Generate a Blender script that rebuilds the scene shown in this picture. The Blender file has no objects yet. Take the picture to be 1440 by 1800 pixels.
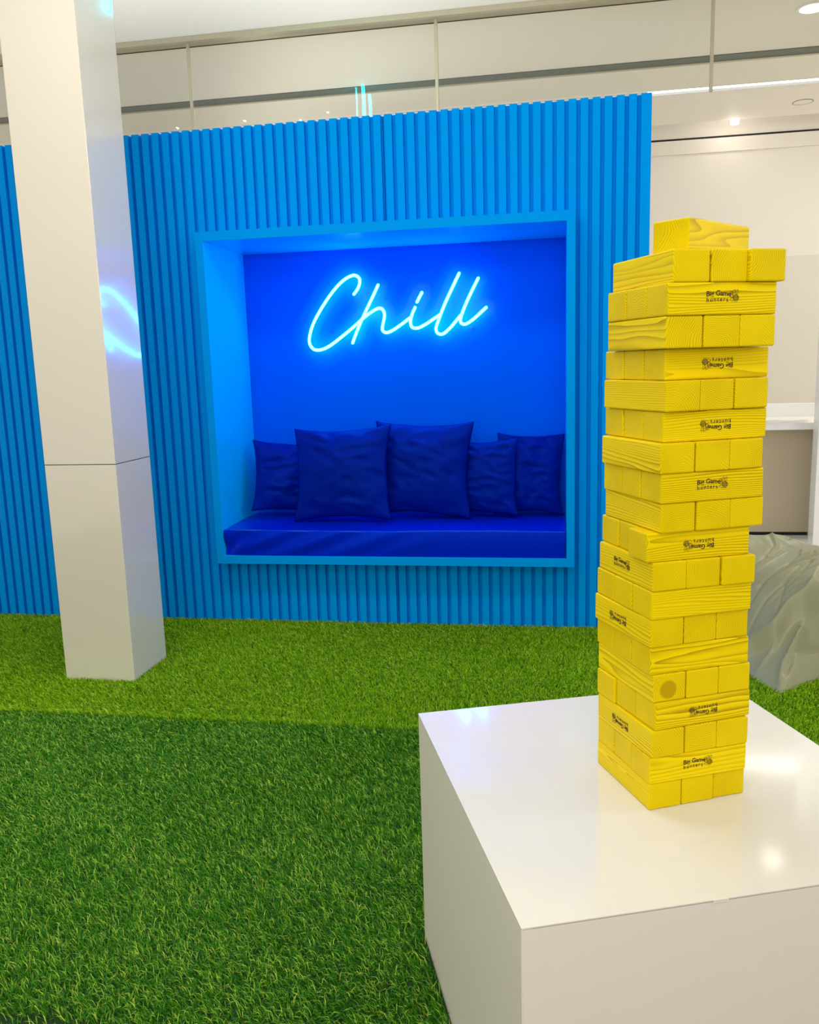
import bpy, bmesh, math, random
import numpy as np
from mathutils import Vector, Matrix, noise

S = bpy.context.scene
COL = S.collection
random.seed(7)

# ------------------------------------------------------------------ camera, world, lights, exposure
def col(r, g, b, a=1.0):
    f = lambda c: (c / 255 / 12.92) if c / 255 <= 0.04045 else ((c / 255 + 0.055) / 1.055) ** 2.4
    return (f(r), f(g), f(b), a)

yaw, pit, rol = -0.1744, 0.1728, -0.0304
cyw, syw, cp, sp = math.cos(yaw), math.sin(yaw), math.cos(pit), math.sin(pit)
fw = Vector((syw * cp, cyw * cp, -sp)); rr = Vector((cyw, -syw, 0)); uu = rr.cross(fw)
c_, s_ = math.cos(rol), math.sin(rol)
r2 = rr * c_ + uu * s_; u2 = uu * c_ - rr * s_
cam_data = bpy.data.cameras.new('camera'); cam = bpy.data.objects.new('camera', cam_data)
COL.objects.link(cam)
cam.matrix_world = Matrix(((r2.x, u2.x, -fw.x, 0), (r2.y, u2.y, -fw.y, -4.695), (r2.z, u2.z, -fw.z, 1.5), (0, 0, 0, 1)))
cam_data.sensor_fit = 'HORIZONTAL'; cam_data.sensor_width = 36; cam_data.lens = 1493.8 / 1440 * 36
cam_data.clip_start = 0.05
S.camera = cam

W = bpy.data.worlds.new('hall_fill'); S.world = W; W.use_nodes = True  # even cream fill standing in for the unseen hall
bg = W.node_tree.nodes['Background']; bg.inputs[0].default_value = (1.0, 0.95, 0.86, 1); bg.inputs[1].default_value = 0.95

def area(name, loc, target, sx, sy, power, color):
    l = bpy.data.lights.new(name, 'AREA'); l.shape = 'RECTANGLE'; l.size = sx; l.size_y = sy
    l.energy = power; l.color = color
    o = bpy.data.objects.new(name, l); COL.objects.link(o); o.location = loc
    d = Vector(target) - Vector(loc); o.rotation_euler = d.to_track_quat('-Z', 'Y').to_euler()
    return o
WARM = (1.0, 0.955, 0.87)
area('added_overhead_light', (-0.6, -5.6, 3.76), (-0.6, -3.0, 1.0), 3.2, 1.4, 56, WARM)  # added key light, brightens the wall and column from behind the camera
area('added_overhead_light', (-1.0, -2.1, 3.78), (-1.0, -1.9, 0.0), 3.0, 0.5, 55, WARM)  # added fill light aimed down at the turf
area('added_overhead_light', (5.2, 2.8, 3.78), (4.2, 3.4, 0.0), 1.6, 1.6, 130, WARM)  # added fill light for the far wall at right
area('added_ceiling_wash', (-2.3, 2.6, 2.75), (-1.2, 3.2, 3.82), 4.2, 0.3, 14, WARM)  # added uplight, brightens the ceiling behind the glass
area('added_side_fill', (4.6, -2.2, 3.76), (-2.0, -0.9, 1.2), 1.6, 1.2, 70, (0.74, 0.83, 1.0))  # added cool fill for the column side, plinth and tower
area('added_rear_uplight', (-0.5, -7.0, 2.4), (-0.5, -4.5, 3.8), 5.0, 0.6, 55, WARM)  # added uplight behind the camera, brightens the front ceiling
area('added_ceiling_wash', (-1.8, 0.4, 2.84), (-1.8, 0.75, 3.82), 4.0, 0.12, 17, WARM)  # added strip hidden behind the wall top, brightens the ceiling over it

S.view_settings.view_transform = 'Standard'; S.view_settings.look = 'None'
S.view_settings.exposure = -0.06; S.view_settings.gamma = 1.0; S.view_settings.use_curve_mapping = False

# ------------------------------------------------------------------ helpers
def mat(name, color, rough=0.5, metal=0.0, spec=0.5, coat=0.0, emis=None, estr=0.0, sheen=0.0, tint=None):
    m = bpy.data.materials.new(name); m.use_nodes = True
    b = m.node_tree.nodes['Principled BSDF']
    b.inputs['Base Color'].default_value = color
    b.inputs['Roughness'].default_value = rough
    b.inputs['Metallic'].default_value = metal
    b.inputs['Specular IOR Level'].default_value = spec
    if tint: b.inputs['Specular Tint'].default_value = tint
    b.inputs['Coat Weight'].default_value = coat
    b.inputs['Coat Roughness'].default_value = 0.08
    b.inputs['Sheen Weight'].default_value = sheen
    if emis:
        b.inputs['Emission Color'].default_value = emis; b.inputs['Emission Strength'].default_value = estr
    return m

def nodes(m):
    return m.node_tree.nodes, m.node_tree.links, m.node_tree.nodes['Principled BSDF']

def bumpy(m, scale, strength, dist=0.002, detail=3.0):
    """fine surface texture of the material itself"""
    n, l, b = nodes(m)
    tc = n.new('ShaderNodeTexCoord'); t = n.new('ShaderNodeTexNoise'); t.inputs['Scale'].default_value = scale
    t.inputs['Detail'].default_value = detail
    bp = n.new('ShaderNodeBump'); bp.inputs['Strength'].default_value = strength; bp.inputs['Distance'].default_value = dist
    l.new(tc.outputs['Object'], t.inputs['Vector']); l.new(t.outputs['Fac'], bp.inputs['Height'])
    l.new(bp.outputs['Normal'], b.inputs['Normal'])
    return m

def link(name, me, m, parent=None):
    o = bpy.data.objects.new(name, me); COL.objects.link(o)
    if m and not me.materials: me.materials.append(m)
    if parent: o.parent = parent
    return o

def obj(name, bm, m, parent=None, smooth=False):
    bmesh.ops.recalc_face_normals(bm, faces=bm.faces)
    me = bpy.data.meshes.new(name); bm.to_mesh(me); bm.free()
    if smooth: me.polygons.foreach_set('use_smooth', [True] * len(me.polygons))
    return link(name, me, m, parent)

def box(bm, x0, x1, y0, y1, z0, z1, bev=0.0, seg=2):
    t = bmesh.new()
    bmesh.ops.create_cube(t, size=1)
    for v in t.verts:
        v.co = Vector(((x0 + x1) / 2 + v.co.x * (x1 - x0), (y0 + y1) / 2 + v.co.y * (y1 - y0), (z0 + z1) / 2 + v.co.z * (z1 - z0)))
    if bev: bmesh.ops.bevel(t, geom=t.edges[:], offset=bev, segments=seg, profile=0.5, affect='EDGES')
    me = bpy.data.meshes.new('t'); t.to_mesh(me); t.free(); bm.from_mesh(me); bpy.data.meshes.remove(me)

def boxo(name, d, m, parent=None, bev=0.0):
    bm = bmesh.new(); box(bm, *d, bev=bev); return obj(name, bm, m, parent)

def cyl(bm, c, r, z0, z1, n=32, r1=None):
    r1 = r if r1 is None else r1
    A = [bm.verts.new((c[0] + r * math.cos(2 * math.pi * i / n), c[1] + r * math.sin(2 * math.pi * i / n), z0)) for i in range(n)]
    B = [bm.verts.new((c[0] + r1 * math.cos(2 * math.pi * i / n), c[1] + r1 * math.sin(2 * math.pi * i / n), z1)) for i in range(n)]
    for i in range(n): bm.faces.new((A[i], A[(i + 1) % n], B[(i + 1) % n], B[i]))
    bm.faces.new(A); bm.faces.new(B)

def ringz(bm, c, ri, ro, z0, z1, n=40):
    P = lambda r, z: [bm.verts.new((c[0] + r * math.cos(2 * math.pi * i / n), c[1] + r * math.sin(2 * math.pi * i / n), z)) for i in range(n)]
    L = [P(ri, z0), P(ro, z0), P(ro, z1), P(ri, z1)]
    for k in range(4):
        a, b = L[k], L[(k + 1) % 4]
        for i in range(n): bm.faces.new((a[i], a[(i + 1) % n], b[(i + 1) % n], b[i]))

def tube(bm, pts, r, n=10):
    """rounded tube along pts"""
    pts = [Vector(p) for p in pts]
    rings = []
    up = Vector((0, 1, 0))
    N = len(pts)
    def ring(c, t, rad):
        a = t.cross(up).normalized(); b = t.cross(a).normalized()
        return [bm.verts.new(c + (a * math.cos(2 * math.pi * i / n) + b * math.sin(2 * math.pi * i / n)) * rad) for i in range(n)]
    for k, p in enumerate(pts):
        t = (pts[min(k + 1, N - 1)] - pts[max(k - 1, 0)]).normalized()
        if k == 0:
            for a in (80, 55, 30): rings.append(ring(p - t * r * math.sin(math.radians(a)), t, r * math.cos(math.radians(a))))
        rings.append(ring(p, t, r))
        if k == N - 1:
            for a in (30, 55, 80): rings.append(ring(p + t * r * math.sin(math.radians(a)), t, r * math.cos(math.radians(a))))
    for a, b in zip(rings, rings[1:]):
        for i in range(n): bm.faces.new((a[i], a[(i + 1) % n], b[(i + 1) % n], b[i]))
    bm.faces.new(rings[0]); bm.faces.new(rings[-1])

def catmull(P, k=6):
    P = [Vector(p) for p in P]; Q = [P[0] * 2 - P[1]] + P + [P[-1] * 2 - P[-2]]; out = []
    for i in range(1, len(Q) - 2):
        for j in range(k):
            t = j / k
            out.append(0.5 * ((2 * Q[i]) + (Q[i + 1] - Q[i - 1]) * t + (2 * Q[i - 1] - 5 * Q[i] + 4 * Q[i + 1] - Q[i + 2]) * t * t + (3 * Q[i] - Q[i - 1] - 3 * Q[i + 1] + Q[i + 2]) * t ** 3))
    out.append(P[-1]); return out

def empty(name, loc=(0, 0, 0), rz=0.0):
    o = bpy.data.objects.new(name, None); COL.objects.link(o); o.location = loc; o.rotation_euler = (0, 0, rz)
    o.empty_display_size = 0.1
    return o

def tag(o, label=None, cat=None, group=None, kind=None):
    if label: o['label'] = label
    if cat: o['category'] = cat
    if group: o['group'] = group
    if kind: o['kind'] = kind
    return o

def copy_thing(o, parts=True):
    c = o.copy(); COL.objects.link(c)
    if parts:
        for ch in list(o.children):
            d = ch.copy(); COL.objects.link(d); d.parent = c
    return c

def glass_mat(name, tint, refl=1.0, rough=0.0):
    m = bpy.data.materials.new(name); m.use_nodes = True
    n, l = m.node_tree.nodes, m.node_tree.links; n.clear()
    out = n.new('ShaderNodeOutputMaterial'); mx = n.new('ShaderNodeMixShader'); tr = n.new('ShaderNodeBsdfTransparent')
    gl = n.new('ShaderNodeBsdfGlossy'); fr = n.new('ShaderNodeFresnel'); fr.inputs['IOR'].default_value = 1.5
    gl.inputs['Roughness'].default_value = rough; tr.inputs['Color'].default_value = tint
    gl.inputs['Color'].default_value = (1, 1, 1, 1)
    mk = n.new('ShaderNodeMath'); mk.operation = 'MULTIPLY'; mk.inputs[1].default_value = refl
    l.new(fr.outputs[0], mk.inputs[0]); l.new(mk.outputs[0], mx.inputs[0]); l.new(tr.outputs[0], mx.inputs[1]); l.new(gl.outputs[0], mx.inputs[2])
    l.new(mx.outputs[0], out.inputs['Surface'])
    return m

# ------------------------------------------------------------------ materials
M = {}
M['ceiling'] = bumpy(mat('ceiling_paint', col(248, 242, 230), 0.6, spec=0.3), 60, 0.03)
M['plaster'] = bumpy(mat('plaster_paint', col(240, 233, 222), 0.6, spec=0.3), 60, 0.03)
M['recess'] = mat('grey_beige_panel', col(226, 219, 205), 0.45)
M['beige'] = mat('taupe_front_panel', col(205, 190, 160), 0.5)
M['whitegloss'] = mat('white_gloss', col(246, 244, 240), 0.2, coat=0.3)
M['dark'] = mat('dark_gap', col(22, 20, 18), 0.7)
M['slot'] = mat('green_grey_slot', col(58, 72, 66), 0.4)
M['alu'] = mat('champagne_aluminium', col(190, 182, 158), 0.35, metal=0.6)
M['floor'] = mat('pale_resin_floor', col(244, 240, 234), 0.3)
M['paint'] = bumpy(mat('sky_blue_paint', (0.0, 0.29, 0.86, 1), 0.5, spec=0.3, tint=(0.0, 0.4, 1, 1)), 220, 0.04, 0.001)
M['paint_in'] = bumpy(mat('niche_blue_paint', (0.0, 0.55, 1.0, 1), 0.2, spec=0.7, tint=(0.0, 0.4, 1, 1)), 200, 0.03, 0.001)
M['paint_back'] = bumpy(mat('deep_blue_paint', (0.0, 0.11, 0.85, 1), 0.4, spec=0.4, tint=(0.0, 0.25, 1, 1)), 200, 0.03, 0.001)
M['column'] = bumpy(mat('column_laminate', col(222, 216, 203), 0.15, spec=0.6, coat=0.7), 35, 0.03, 0.003)
M['ped_top'] = bumpy(mat('pedestal_gloss_laminate', col(232, 230, 224), 0.09, spec=0.55, coat=0.4), 45, 0.03, 0.002)
M['ped_side'] = bumpy(mat('pedestal_satin_laminate', col(238, 230, 224), 0.3, spec=0.5), 90, 0.05, 0.002)
M['vinyl'] = mat('royal_blue_vinyl', (0.0, 0.014, 0.56, 1), 0.3, spec=0.6, tint=(0.02, 0.2, 1, 1))
M['velvet'] = bumpy(mat('navy_velvet', (0.0, 0.008, 0.24, 1), 0.5, spec=0.5, tint=(0.02, 0.15, 1, 1)), 600, 0.15, 0.0006)
M['ink'] = mat('burnt_brown_ink', (0.045, 0.012, 0.002, 1), 0.7)
M['tube'] = mat('neon_tube', (0.1, 0.5, 0.9, 1), 0.3, emis=(0.022, 0.45, 1.0, 1), estr=34)
M['lamp'] = mat('lamp_diffuser', (1, 1, 1, 1), 0.4, emis=(1.0, 0.97, 0.92, 1), estr=9)
M['led'] = mat('linear_light_diffuser', (1, 1, 1, 1), 0.4, emis=(1.0, 1.0, 0.96, 1), estr=9)
M['spot'] = mat('spot_lens', (1, 1, 1, 1), 0.4, emis=(1.0, 0.98, 0.92, 1), estr=40)
M['glass'] = glass_mat('curtain_glass', (0.965, 0.975, 0.95, 1))
M['acrylic'] = glass_mat('clear_acrylic', (0.99, 0.995, 1.0, 1), 0.015)
M['acrylic_edge'] = mat('acrylic_cut_edge', (0.0, 0.06, 0.5, 1), 0.25)
M['bag'] = bumpy(mat('grey_green_nylon', col(146, 146, 116), 0.36, spec=0.45), 260, 0.08, 0.001)

# turf blades
def blade_mat(name, a, b, c):
    m = bpy.data.materials.new(name); m.use_nodes = True
    n, l = m.node_tree.nodes, m.node_tree.links
    bs = n['Principled BSDF']; bs.inputs['Roughness'].default_value = 0.38; bs.inputs['Specular IOR Level'].default_value = 0.25
    at = n.new('ShaderNodeAttribute'); at.attribute_name = 'shade'
    rp = n.new('ShaderNodeValToRGB'); e = rp.color_ramp.elements
    e[0].color = a; e[1].color = c; e[1].position = 1.0
    k = rp.color_ramp.elements.new(0.6); k.color = b
    l.new(at.outputs['Fac'], rp.inputs[0]); l.new(rp.outputs[0], bs.inputs['Base Color'])
    tr = n.new('ShaderNodeBsdfTranslucent'); mx = n.new('ShaderNodeMixShader'); mx.inputs[0].default_value = 0.25
    l.new(rp.outputs[0], tr.inputs['Color']); l.new(bs.outputs[0], mx.inputs[1]); l.new(tr.outputs[0], mx.inputs[2])
    l.new(mx.outputs[0], n['Material Output'].inputs['Surface'])
    return m
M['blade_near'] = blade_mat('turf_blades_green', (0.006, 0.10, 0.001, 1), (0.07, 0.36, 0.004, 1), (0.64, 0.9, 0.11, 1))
M['blade_far'] = blade_mat('turf_blades_yellow_green', (0.05, 0.24, 0.004, 1), (0.45, 0.85, 0.01, 1), (0.95, 1.0, 0.14, 1))  # second roll, blades also lightened for the stronger light on the far strip
M['turf_base'] = mat('turf_backing', (0.006, 0.035, 0.003, 1), 0.9)

def wood_mat(name, knot=False):
    m = bpy.data.materials.new(name); m.use_nodes = True
    n, l, b = nodes(m)
    b.inputs['Roughness'].default_value = 0.5; b.inputs['Specular IOR Level'].default_value = 0.3; b.inputs['Specular Tint'].default_value = (1, 0.8, 0.15, 1)
    tc = n.new('ShaderNodeTexCoord'); oi = n.new('ShaderNodeObjectInfo')
    wn = n.new('ShaderNodeTexWhiteNoise'); wn.noise_dimensions = '1D'; l.new(oi.outputs['Random'], wn.inputs['W'])
    sub = n.new('ShaderNodeVectorMath'); sub.operation = 'SUBTRACT'; sub.inputs[1].default_value = (0.5, 0.5, 0.5)
    l.new(wn.outputs['Color'], sub.inputs[0])
    sc = n.new('ShaderNodeVectorMath'); sc.operation = 'MULTIPLY'; sc.inputs[1].default_value = (3.0, 0.20, 0.17)
    l.new(sub.outputs[0], sc.inputs[0])
    ad = n.new('ShaderNodeVectorMath'); ad.operation = 'ADD'; l.new(tc.outputs['Object'], ad.inputs[0]); l.new(sc.outputs[0], ad.inputs[1])
    sq = n.new('ShaderNodeVectorMath'); sq.operation = 'MULTIPLY'; sq.inputs[1].default_value = (0.12, 1, 1); l.new(ad.outputs[0], sq.inputs[0])
    nz = n.new('ShaderNodeTexNoise'); nz.inputs['Scale'].default_value = 14; nz.inputs['Detail'].default_value = 2; l.new(sq.outputs[0], nz.inputs['Vector'])
    nc = n.new('ShaderNodeVectorMath'); nc.operation = 'SUBTRACT'; nc.inputs[1].default_value = (0.5, 0.5, 0.5); l.new(nz.outputs['Color'], nc.inputs[0])
    ns = n.new('ShaderNodeVectorMath'); ns.operation = 'SCALE'; ns.inputs['Scale'].default_value = 0.035; l.new(nc.outputs[0], ns.inputs[0])
    a2 = n.new('ShaderNodeVectorMath'); a2.operation = 'ADD'; l.new(sq.outputs[0], a2.inputs[0]); l.new(ns.outputs[0], a2.inputs[1])
    wv = n.new('ShaderNodeTexWave'); wv.wave_type = 'RINGS'; wv.rings_direction = 'X'; wv.wave_profile = 'SAW'
    wv.inputs['Scale'].default_value = 88; wv.inputs['Distortion'].default_value = 1.0; wv.inputs['Detail'].default_value = 1
    l.new(a2.outputs[0], wv.inputs['Vector'])
    pw = n.new('ShaderNodeMath'); pw.operation = 'POWER'; pw.inputs[1].default_value = 2.4; l.new(wv.outputs['Fac'], pw.inputs[0])
    bl = n.new('ShaderNodeTexNoise'); bl.inputs['Scale'].default_value = 9; bl.inputs['Detail'].default_value = 4
    l.new(sq.outputs[0], bl.inputs['Vector'])
    mr = n.new('ShaderNodeMapRange'); mr.inputs['From Min'].default_value = 0.40; mr.inputs['From Max'].default_value = 0.68
    mr.inputs['To Min'].default_value = 0.40; mr.inputs['To Max'].default_value = 1.0; l.new(bl.outputs['Fac'], mr.inputs['Value'])
    mu = n.new('ShaderNodeMath'); mu.operation = 'MULTIPLY'; l.new(pw.outputs[0], mu.inputs[0]); l.new(mr.outputs[0], mu.inputs[1])
    fac = mu.outputs[0]
    # end grain is darker stained than the long faces
    sp_ = n.new('ShaderNodeSeparateXYZ'); l.new(tc.outputs['Normal'], sp_.inputs[0])
    ab = n.new('ShaderNodeMath'); ab.operation = 'ABSOLUTE'; l.new(sp_.outputs['X'], ab.inputs[0])
    cm = n.new('ShaderNodeMix'); cm.data_type = 'RGBA'
    cm.inputs['A'].default_value = (0.90, 0.69, 0.0, 1); cm.inputs['B'].default_value = (0.30, 0.16, 0.0, 1)
    l.new(fac, cm.inputs['Factor'])
    ce = n.new('ShaderNodeMix'); ce.data_type = 'RGBA'; ce.inputs['B'].default_value = (0.62, 0.46, 0.0, 1)
    em = n.new('ShaderNodeMath'); em.operation = 'MULTIPLY'; em.inputs[1].default_value = 0.25
    l.new(ab.outputs[0], em.inputs[0]); l.new(em.outputs[0], ce.inputs['Factor']); l.new(cm.outputs['Result'], ce.inputs['A'])
    res = ce.outputs['Result']
    if knot:
        d = n.new('ShaderNodeVectorMath'); d.operation = 'DISTANCE'; d.inputs[1].default_value = (-0.107, 0.003, -0.004)
        l.new(tc.outputs['Object'], d.inputs[0])
        k = n.new('ShaderNodeMapRange'); k.inputs['From Min'].default_value = 0.016; k.inputs['From Max'].default_value = 0.020
        k.inputs['To Min'].default_value = 0.75; k.inputs['To Max'].default_value = 0.0; l.new(d.outputs['Value'], k.inputs['Value'])
        kc = n.new('ShaderNodeMix'); kc.data_type = 'RGBA'; kc.inputs['B'].default_value = (0.40, 0.27, 0.0, 1)
        l.new(k.outputs[0], kc.inputs['Factor']); l.new(res, kc.inputs['A']); res = kc.outputs['Result']
    l.new(res, b.inputs['Base Color'])
    bp = n.new('ShaderNodeBump'); bp.inputs['Strength'].default_value = 0.06; bp.inputs['Distance'].default_value = 0.0002
    l.new(fac, bp.inputs['Height']); bp.invert = True; l.new(bp.outputs['Normal'], b.inputs['Normal'])
    return m
M['wood'] = wood_mat('yellow_stained_pine')
M['wood_knot'] = wood_mat('yellow_stained_pine_with_knot', True)

# ------------------------------------------------------------------ room shell
H = 3.82; CY = -4.695
dep = lambda k: CY + (H - 1.5) / k            # where a ceiling line of slope k lies
st = lambda o: tag(o, kind='structure')
y_edge = dep(0.2433)                          # ceiling steps up here
st(boxo('ceiling', (-9, 9, -9, y_edge, H, H + 0.12), M['ceiling']))
st(boxo('trim_1', (-9, 9, y_edge - 0.02, 5.4, 3.98, 4.06), M['ceiling']))     # raised cove over the far wall
Yw = 5.3
st(boxo('wall_far', (-9, 9, Yw, Yw + 0.15, 0, 4.0), M['plaster']))
st(boxo('trim_2', (-9, 9, Yw - 0.012, Yw, 3.755, 3.778), M['dark']))
st(boxo('trim_3', (-9, 9, Yw - 0.03, Yw, 3.615, 3.755), M['plaster']))
st(boxo('trim_4', (1.2, 9, Yw - 0.02, Yw, 0.0, 2.512), M['recess']))
st(boxo('floor', (-9, 9, -9, 5.4, -0.06, -0.006), M['floor']))
# ceiling slot, linear light, glass head track
ys0, ys1 = dep(0.3085), dep(0.3030)
slot = st(boxo('trim_5', (-9, 9, ys0, ys1, H - 0.006, H + 0.01), M['slot']))
st(boxo('trim_6', (-9, 9, ys1, ys1 + 0.035, H - 0.012, H), M['alu']))
yt = dep(0.3770)
bm = bmesh.new(); box(bm, -9, 9, yt - 0.02, yt + 0.10, H - 0.028, H); box(bm, -9, 9, yt - 0.026, yt - 0.02, H - 0.034, H - 0.001)
st(obj('trim_7', bm, M['alu']))
st(boxo('trim_8', (-9, 9, yt + 0.10, yt + 0.112, H - 0.030, H), M['dark']))
yl0, yl1 = dep(0.2782), dep(0.2738)
lt = empty('linear_ceiling_light', (0, yl0, H))
bm = bmesh.new(); box(bm, 0.80, 9, 0, yl1 - yl0, -0.004, 0.02); obj('diffuser', bm, M['led'], lt)
bm = bmesh.new(); box(bm, -9, 9, -0.014, 0, -0.008, 0.02); box(bm, -9, 9, yl1 - yl0, yl1 - yl0 + 0.02, -0.008, 0.02); obj('frame', bm, M['whitegloss'], lt)
tag(lt, 'long thin white linear light in the ceiling above the top right of the blue wall', 'ceiling light')

# glass smoke curtain panels
yg = yt + 0.04
gz0 = 1.5 + 0.2745 * (yg - CY)
gx = [-0.4186 * (yg - CY), -0.1306 * (yg - CY), 0.1598 * (yg - CY)]; gw = (gx[2] - gx[0]) / 2
edges = [gx[0] - 2 * gw, gx[0] - gw] + gx + [gx[2] + gw, gx[2] + 2 * gw]
gl_labels = [None, 'clear hanging glass panel left of the white column',
             'clear hanging glass panel just right of the white column, second joint to its right',
             'clear hanging glass panel above the middle of the blue slatted wall',
             'clear hanging glass panel at the top right corner beside the round downlight', None]
gl_labels = ['clear hanging glass panel at the far left, mostly outside the photo',
             'clear hanging glass panel mostly hidden by the white column',
             'clear hanging glass panel above the lit niche, with cyan reflections along its bottom',
             'clear hanging glass panel over the right end of the blue wall',
             'clear hanging glass panel at the top right corner by the round downlight',
             'clear hanging glass panel beyond the right edge of the photo']
for i in range(len(edges) - 1):
    if i in (0, 5): continue
    t = empty('glass_panel', ((edges[i] + edges[i + 1]) / 2, yg, gz0))
    w2 = (edges[i + 1] - edges[i]) / 2 - 0.012
    bm = bmesh.new(); box(bm, -w2, w2, -0.005, 0.005, 0, H - 0.02 - gz0); obj('pane', bm, M['glass'], t)
    bm = bmesh.new(); box(bm, -w2, w2, -0.009, 0.009, -0.012, 0.004); obj('bottom_edge_trim', bm, M['whitegloss'], t)
    tag(t, gl_labels[i], 'glass panel', 'glass panels hanging from the ceiling track')
jl = ['pale metal joint strip between glass panels, hidden behind the white column',
      'pale metal joint strip between glass panels, just right of the white column',
      'pale metal joint strip between glass panels, above the middle of the blue wall',
      'pale metal joint strip between glass panels, right of the blue wall top corner']
for k, x in enumerate(edges[1:5]):
    if k == 0: continue
    bm = bmesh.new(); box(bm, -0.011, 0.011, -0.012, 0.012, -0.012, H - 0.028 - gz0, bev=0.002)
    o = obj('joint_strip', bm, M['alu']); o.location = (x, yg, gz0)
    tag(o, jl[k], 'metal strip', 'joint strips between the glass panels')

# downlights
def downlight(loc, label, r=0.085, light=0, name='recessed_downlight', zc=H):
    t = empty(name, loc)
    bm = bmesh.new(); ringz(bm, (0, 0), r, r + 0.022, -0.008, 0.002); obj('trim_ring', bm, M['whitegloss'], t)
    bm = bmesh.new(); cyl(bm, (0, 0), r, -0.004, 0.0, 32); obj('diffuser', bm, M['lamp'], t)
    tag(t, label, 'ceiling light')
    if light:
        l = bpy.data.lights.new('downlight_beam', 'SPOT'); l.energy = light; l.spot_size = math.radians(110); l.spot_blend = 0.8
        l.shadow_soft_size = 0.09; l.color = WARM
        o = bpy.data.objects.new('downlight_beam', l); COL.objects.link(o); o.parent = t; o.location = (0, 0, -0.03)
    return t
d1 = 2.32 / 0.3455
downlight((0.2575 * d1, CY + d1, H), 'round recessed downlight at the very top right corner of the photo', light=90)
d2 = 2.32 / 0.2445
t = empty('wall_washer_lamp', (0.187 * d2, CY + d2 + 0.10, H + 0.16))
bm = bmesh.new(); cyl(bm, (0, 0), 0.045, -0.14, 0, 24, 0.04); obj('housing', bm, M['whitegloss'], t)
bm = bmesh.new(); cyl(bm, (0, 0), 0.04, -0.19, -0.14, 24, 0.042); obj('lens', bm, M['lamp'], t)
tag(t, 'small bright wall washer lamp on the ceiling edge right of the blue wall', 'ceiling light')
l = bpy.data.lights.new('wall_washer_beam', 'POINT'); l.energy = 1.2; l.color = (1, 0.93, 0.85); l.shadow_soft_size = 0.05
o = bpy.data.objects.new('wall_washer_beam', l); COL.objects.link(o); o.parent = t; o.location = (0, 0.08, -0.21)
ls = 2.32 / 0.2555
bm = bmesh.new(); ringz(bm, (0, 0), 0.085, 0.092, -0.003, 0.001)
o = obj('ceiling_speaker', bm, M['slot']); o.location = (0.252 * ls, CY + ls, H)
bm = bmesh.new(); cyl(bm, (0, 0), 0.085, -0.0025, 0.0, 32); g = obj('grille', bm, M['ceiling'], o)
tag(o, 'flush round ceiling speaker with thin dark ring at the right, under the linear light', 'ceiling speaker')

# added spots on the ceiling, put there only to mirror sparkles in the glass
spots = [(-3.95, -0.62), (-3.55, -0.40), (-3.33, -0.55), (-3.05, -0.75), (-2.86, -0.35), (-2.62, -0.62), (-2.36, -0.48), (-2.22, -0.66), (-2.05, -0.3)]
proto = None
for i, (x, y) in enumerate(spots):
    if proto is None:
        proto = empty('added_ceiling_spot', (x, y, H))
        bm = bmesh.new(); cyl(bm, (0, 0), 0.018, -0.05, 0, 16); obj('housing', bm, M['whitegloss'], proto)
        bm = bmesh.new(); cyl(bm, (0, 0), 0.010, -0.055, -0.05, 16); obj('lens', bm, M['spot'], proto)
        o = proto
    else:
        o = copy_thing(proto); o.location = (x, y, H)
    tag(o, 'tiny added white ceiling spot, out of view, for a sparkle mirrored in the glass', 'ceiling light', 'added ceiling spots for sparkles in the glass')

ct_mat = mat('cyan_glow_tube', (0, 0.8, 0.9, 1), 0.3, emis=(0.0, 0.9, 1.0, 1), estr=34)  # added tubes out of view, only to mirror cyan streaks in the glass
for k, (x, z0, rad, lab) in enumerate([(-1.60, 3.535, 0.013, 'thick added cyan tube, out of view, for the longest streak mirrored in the glass'),
                                  (-1.545, 3.535, 0.011, 'shorter added cyan tube, out of view, for the streak right of the longest'),
                                  (-1.66, 3.55, 0.004, 'thinnest added cyan tube, out of view, for the streak left of the longest')]):
    t = empty('added_cyan_tube', (x, 0.235, z0))
    zt = (3.80, 3.72, 3.79)[k] - z0
    bm = bmesh.new(); tube(bm, [(0, 0, 0.0), (0.004, 0, zt / 2), (0.0, 0, zt)], rad, 10); obj('glowing_tube', bm, ct_mat, t, smooth=True)
    bm = bmesh.new(); cyl(bm, (0, 0), 0.0025, zt, H - z0, 8); obj('cord', bm, M['alu'], t)
    tag(t, lab, 'hanging light')

# far right: servery counter and white pier
ct = empty('service_counter', (3.2, 2.4, 0))
bm = bmesh.new(); box(bm, -2.2, 2.6, 0, 0.72, 0.897, 0.952, bev=0.004); obj('worktop', bm, M['whitegloss'], ct)
bm = bmesh.new(); box(bm, -2.2, 2.6, 0.72, 0.76, 0.90, 1.065, bev=0.003); obj('upstand', bm, M['whitegloss'], ct)
bm = bmesh.new(); box(bm, -2.1, -1.155, 0.25, 0.29, 0.03, 0.897); obj('front_panel', bm, M['beige'], ct)
bm = bmesh.new(); box(bm, -2.1, -1.155, 0.262, 0.29, 0.0, 0.03); obj('plinth', bm, M['dark'], ct)
bm = bmesh.new(); box(bm, -1.155, 2.5, 0.22, 0.29, 0.0, 0.897); obj('white_end_panel', bm, M['whitegloss'], ct)
tag(ct, 'white service counter with taupe front panel behind the tower at right', 'counter')
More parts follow.
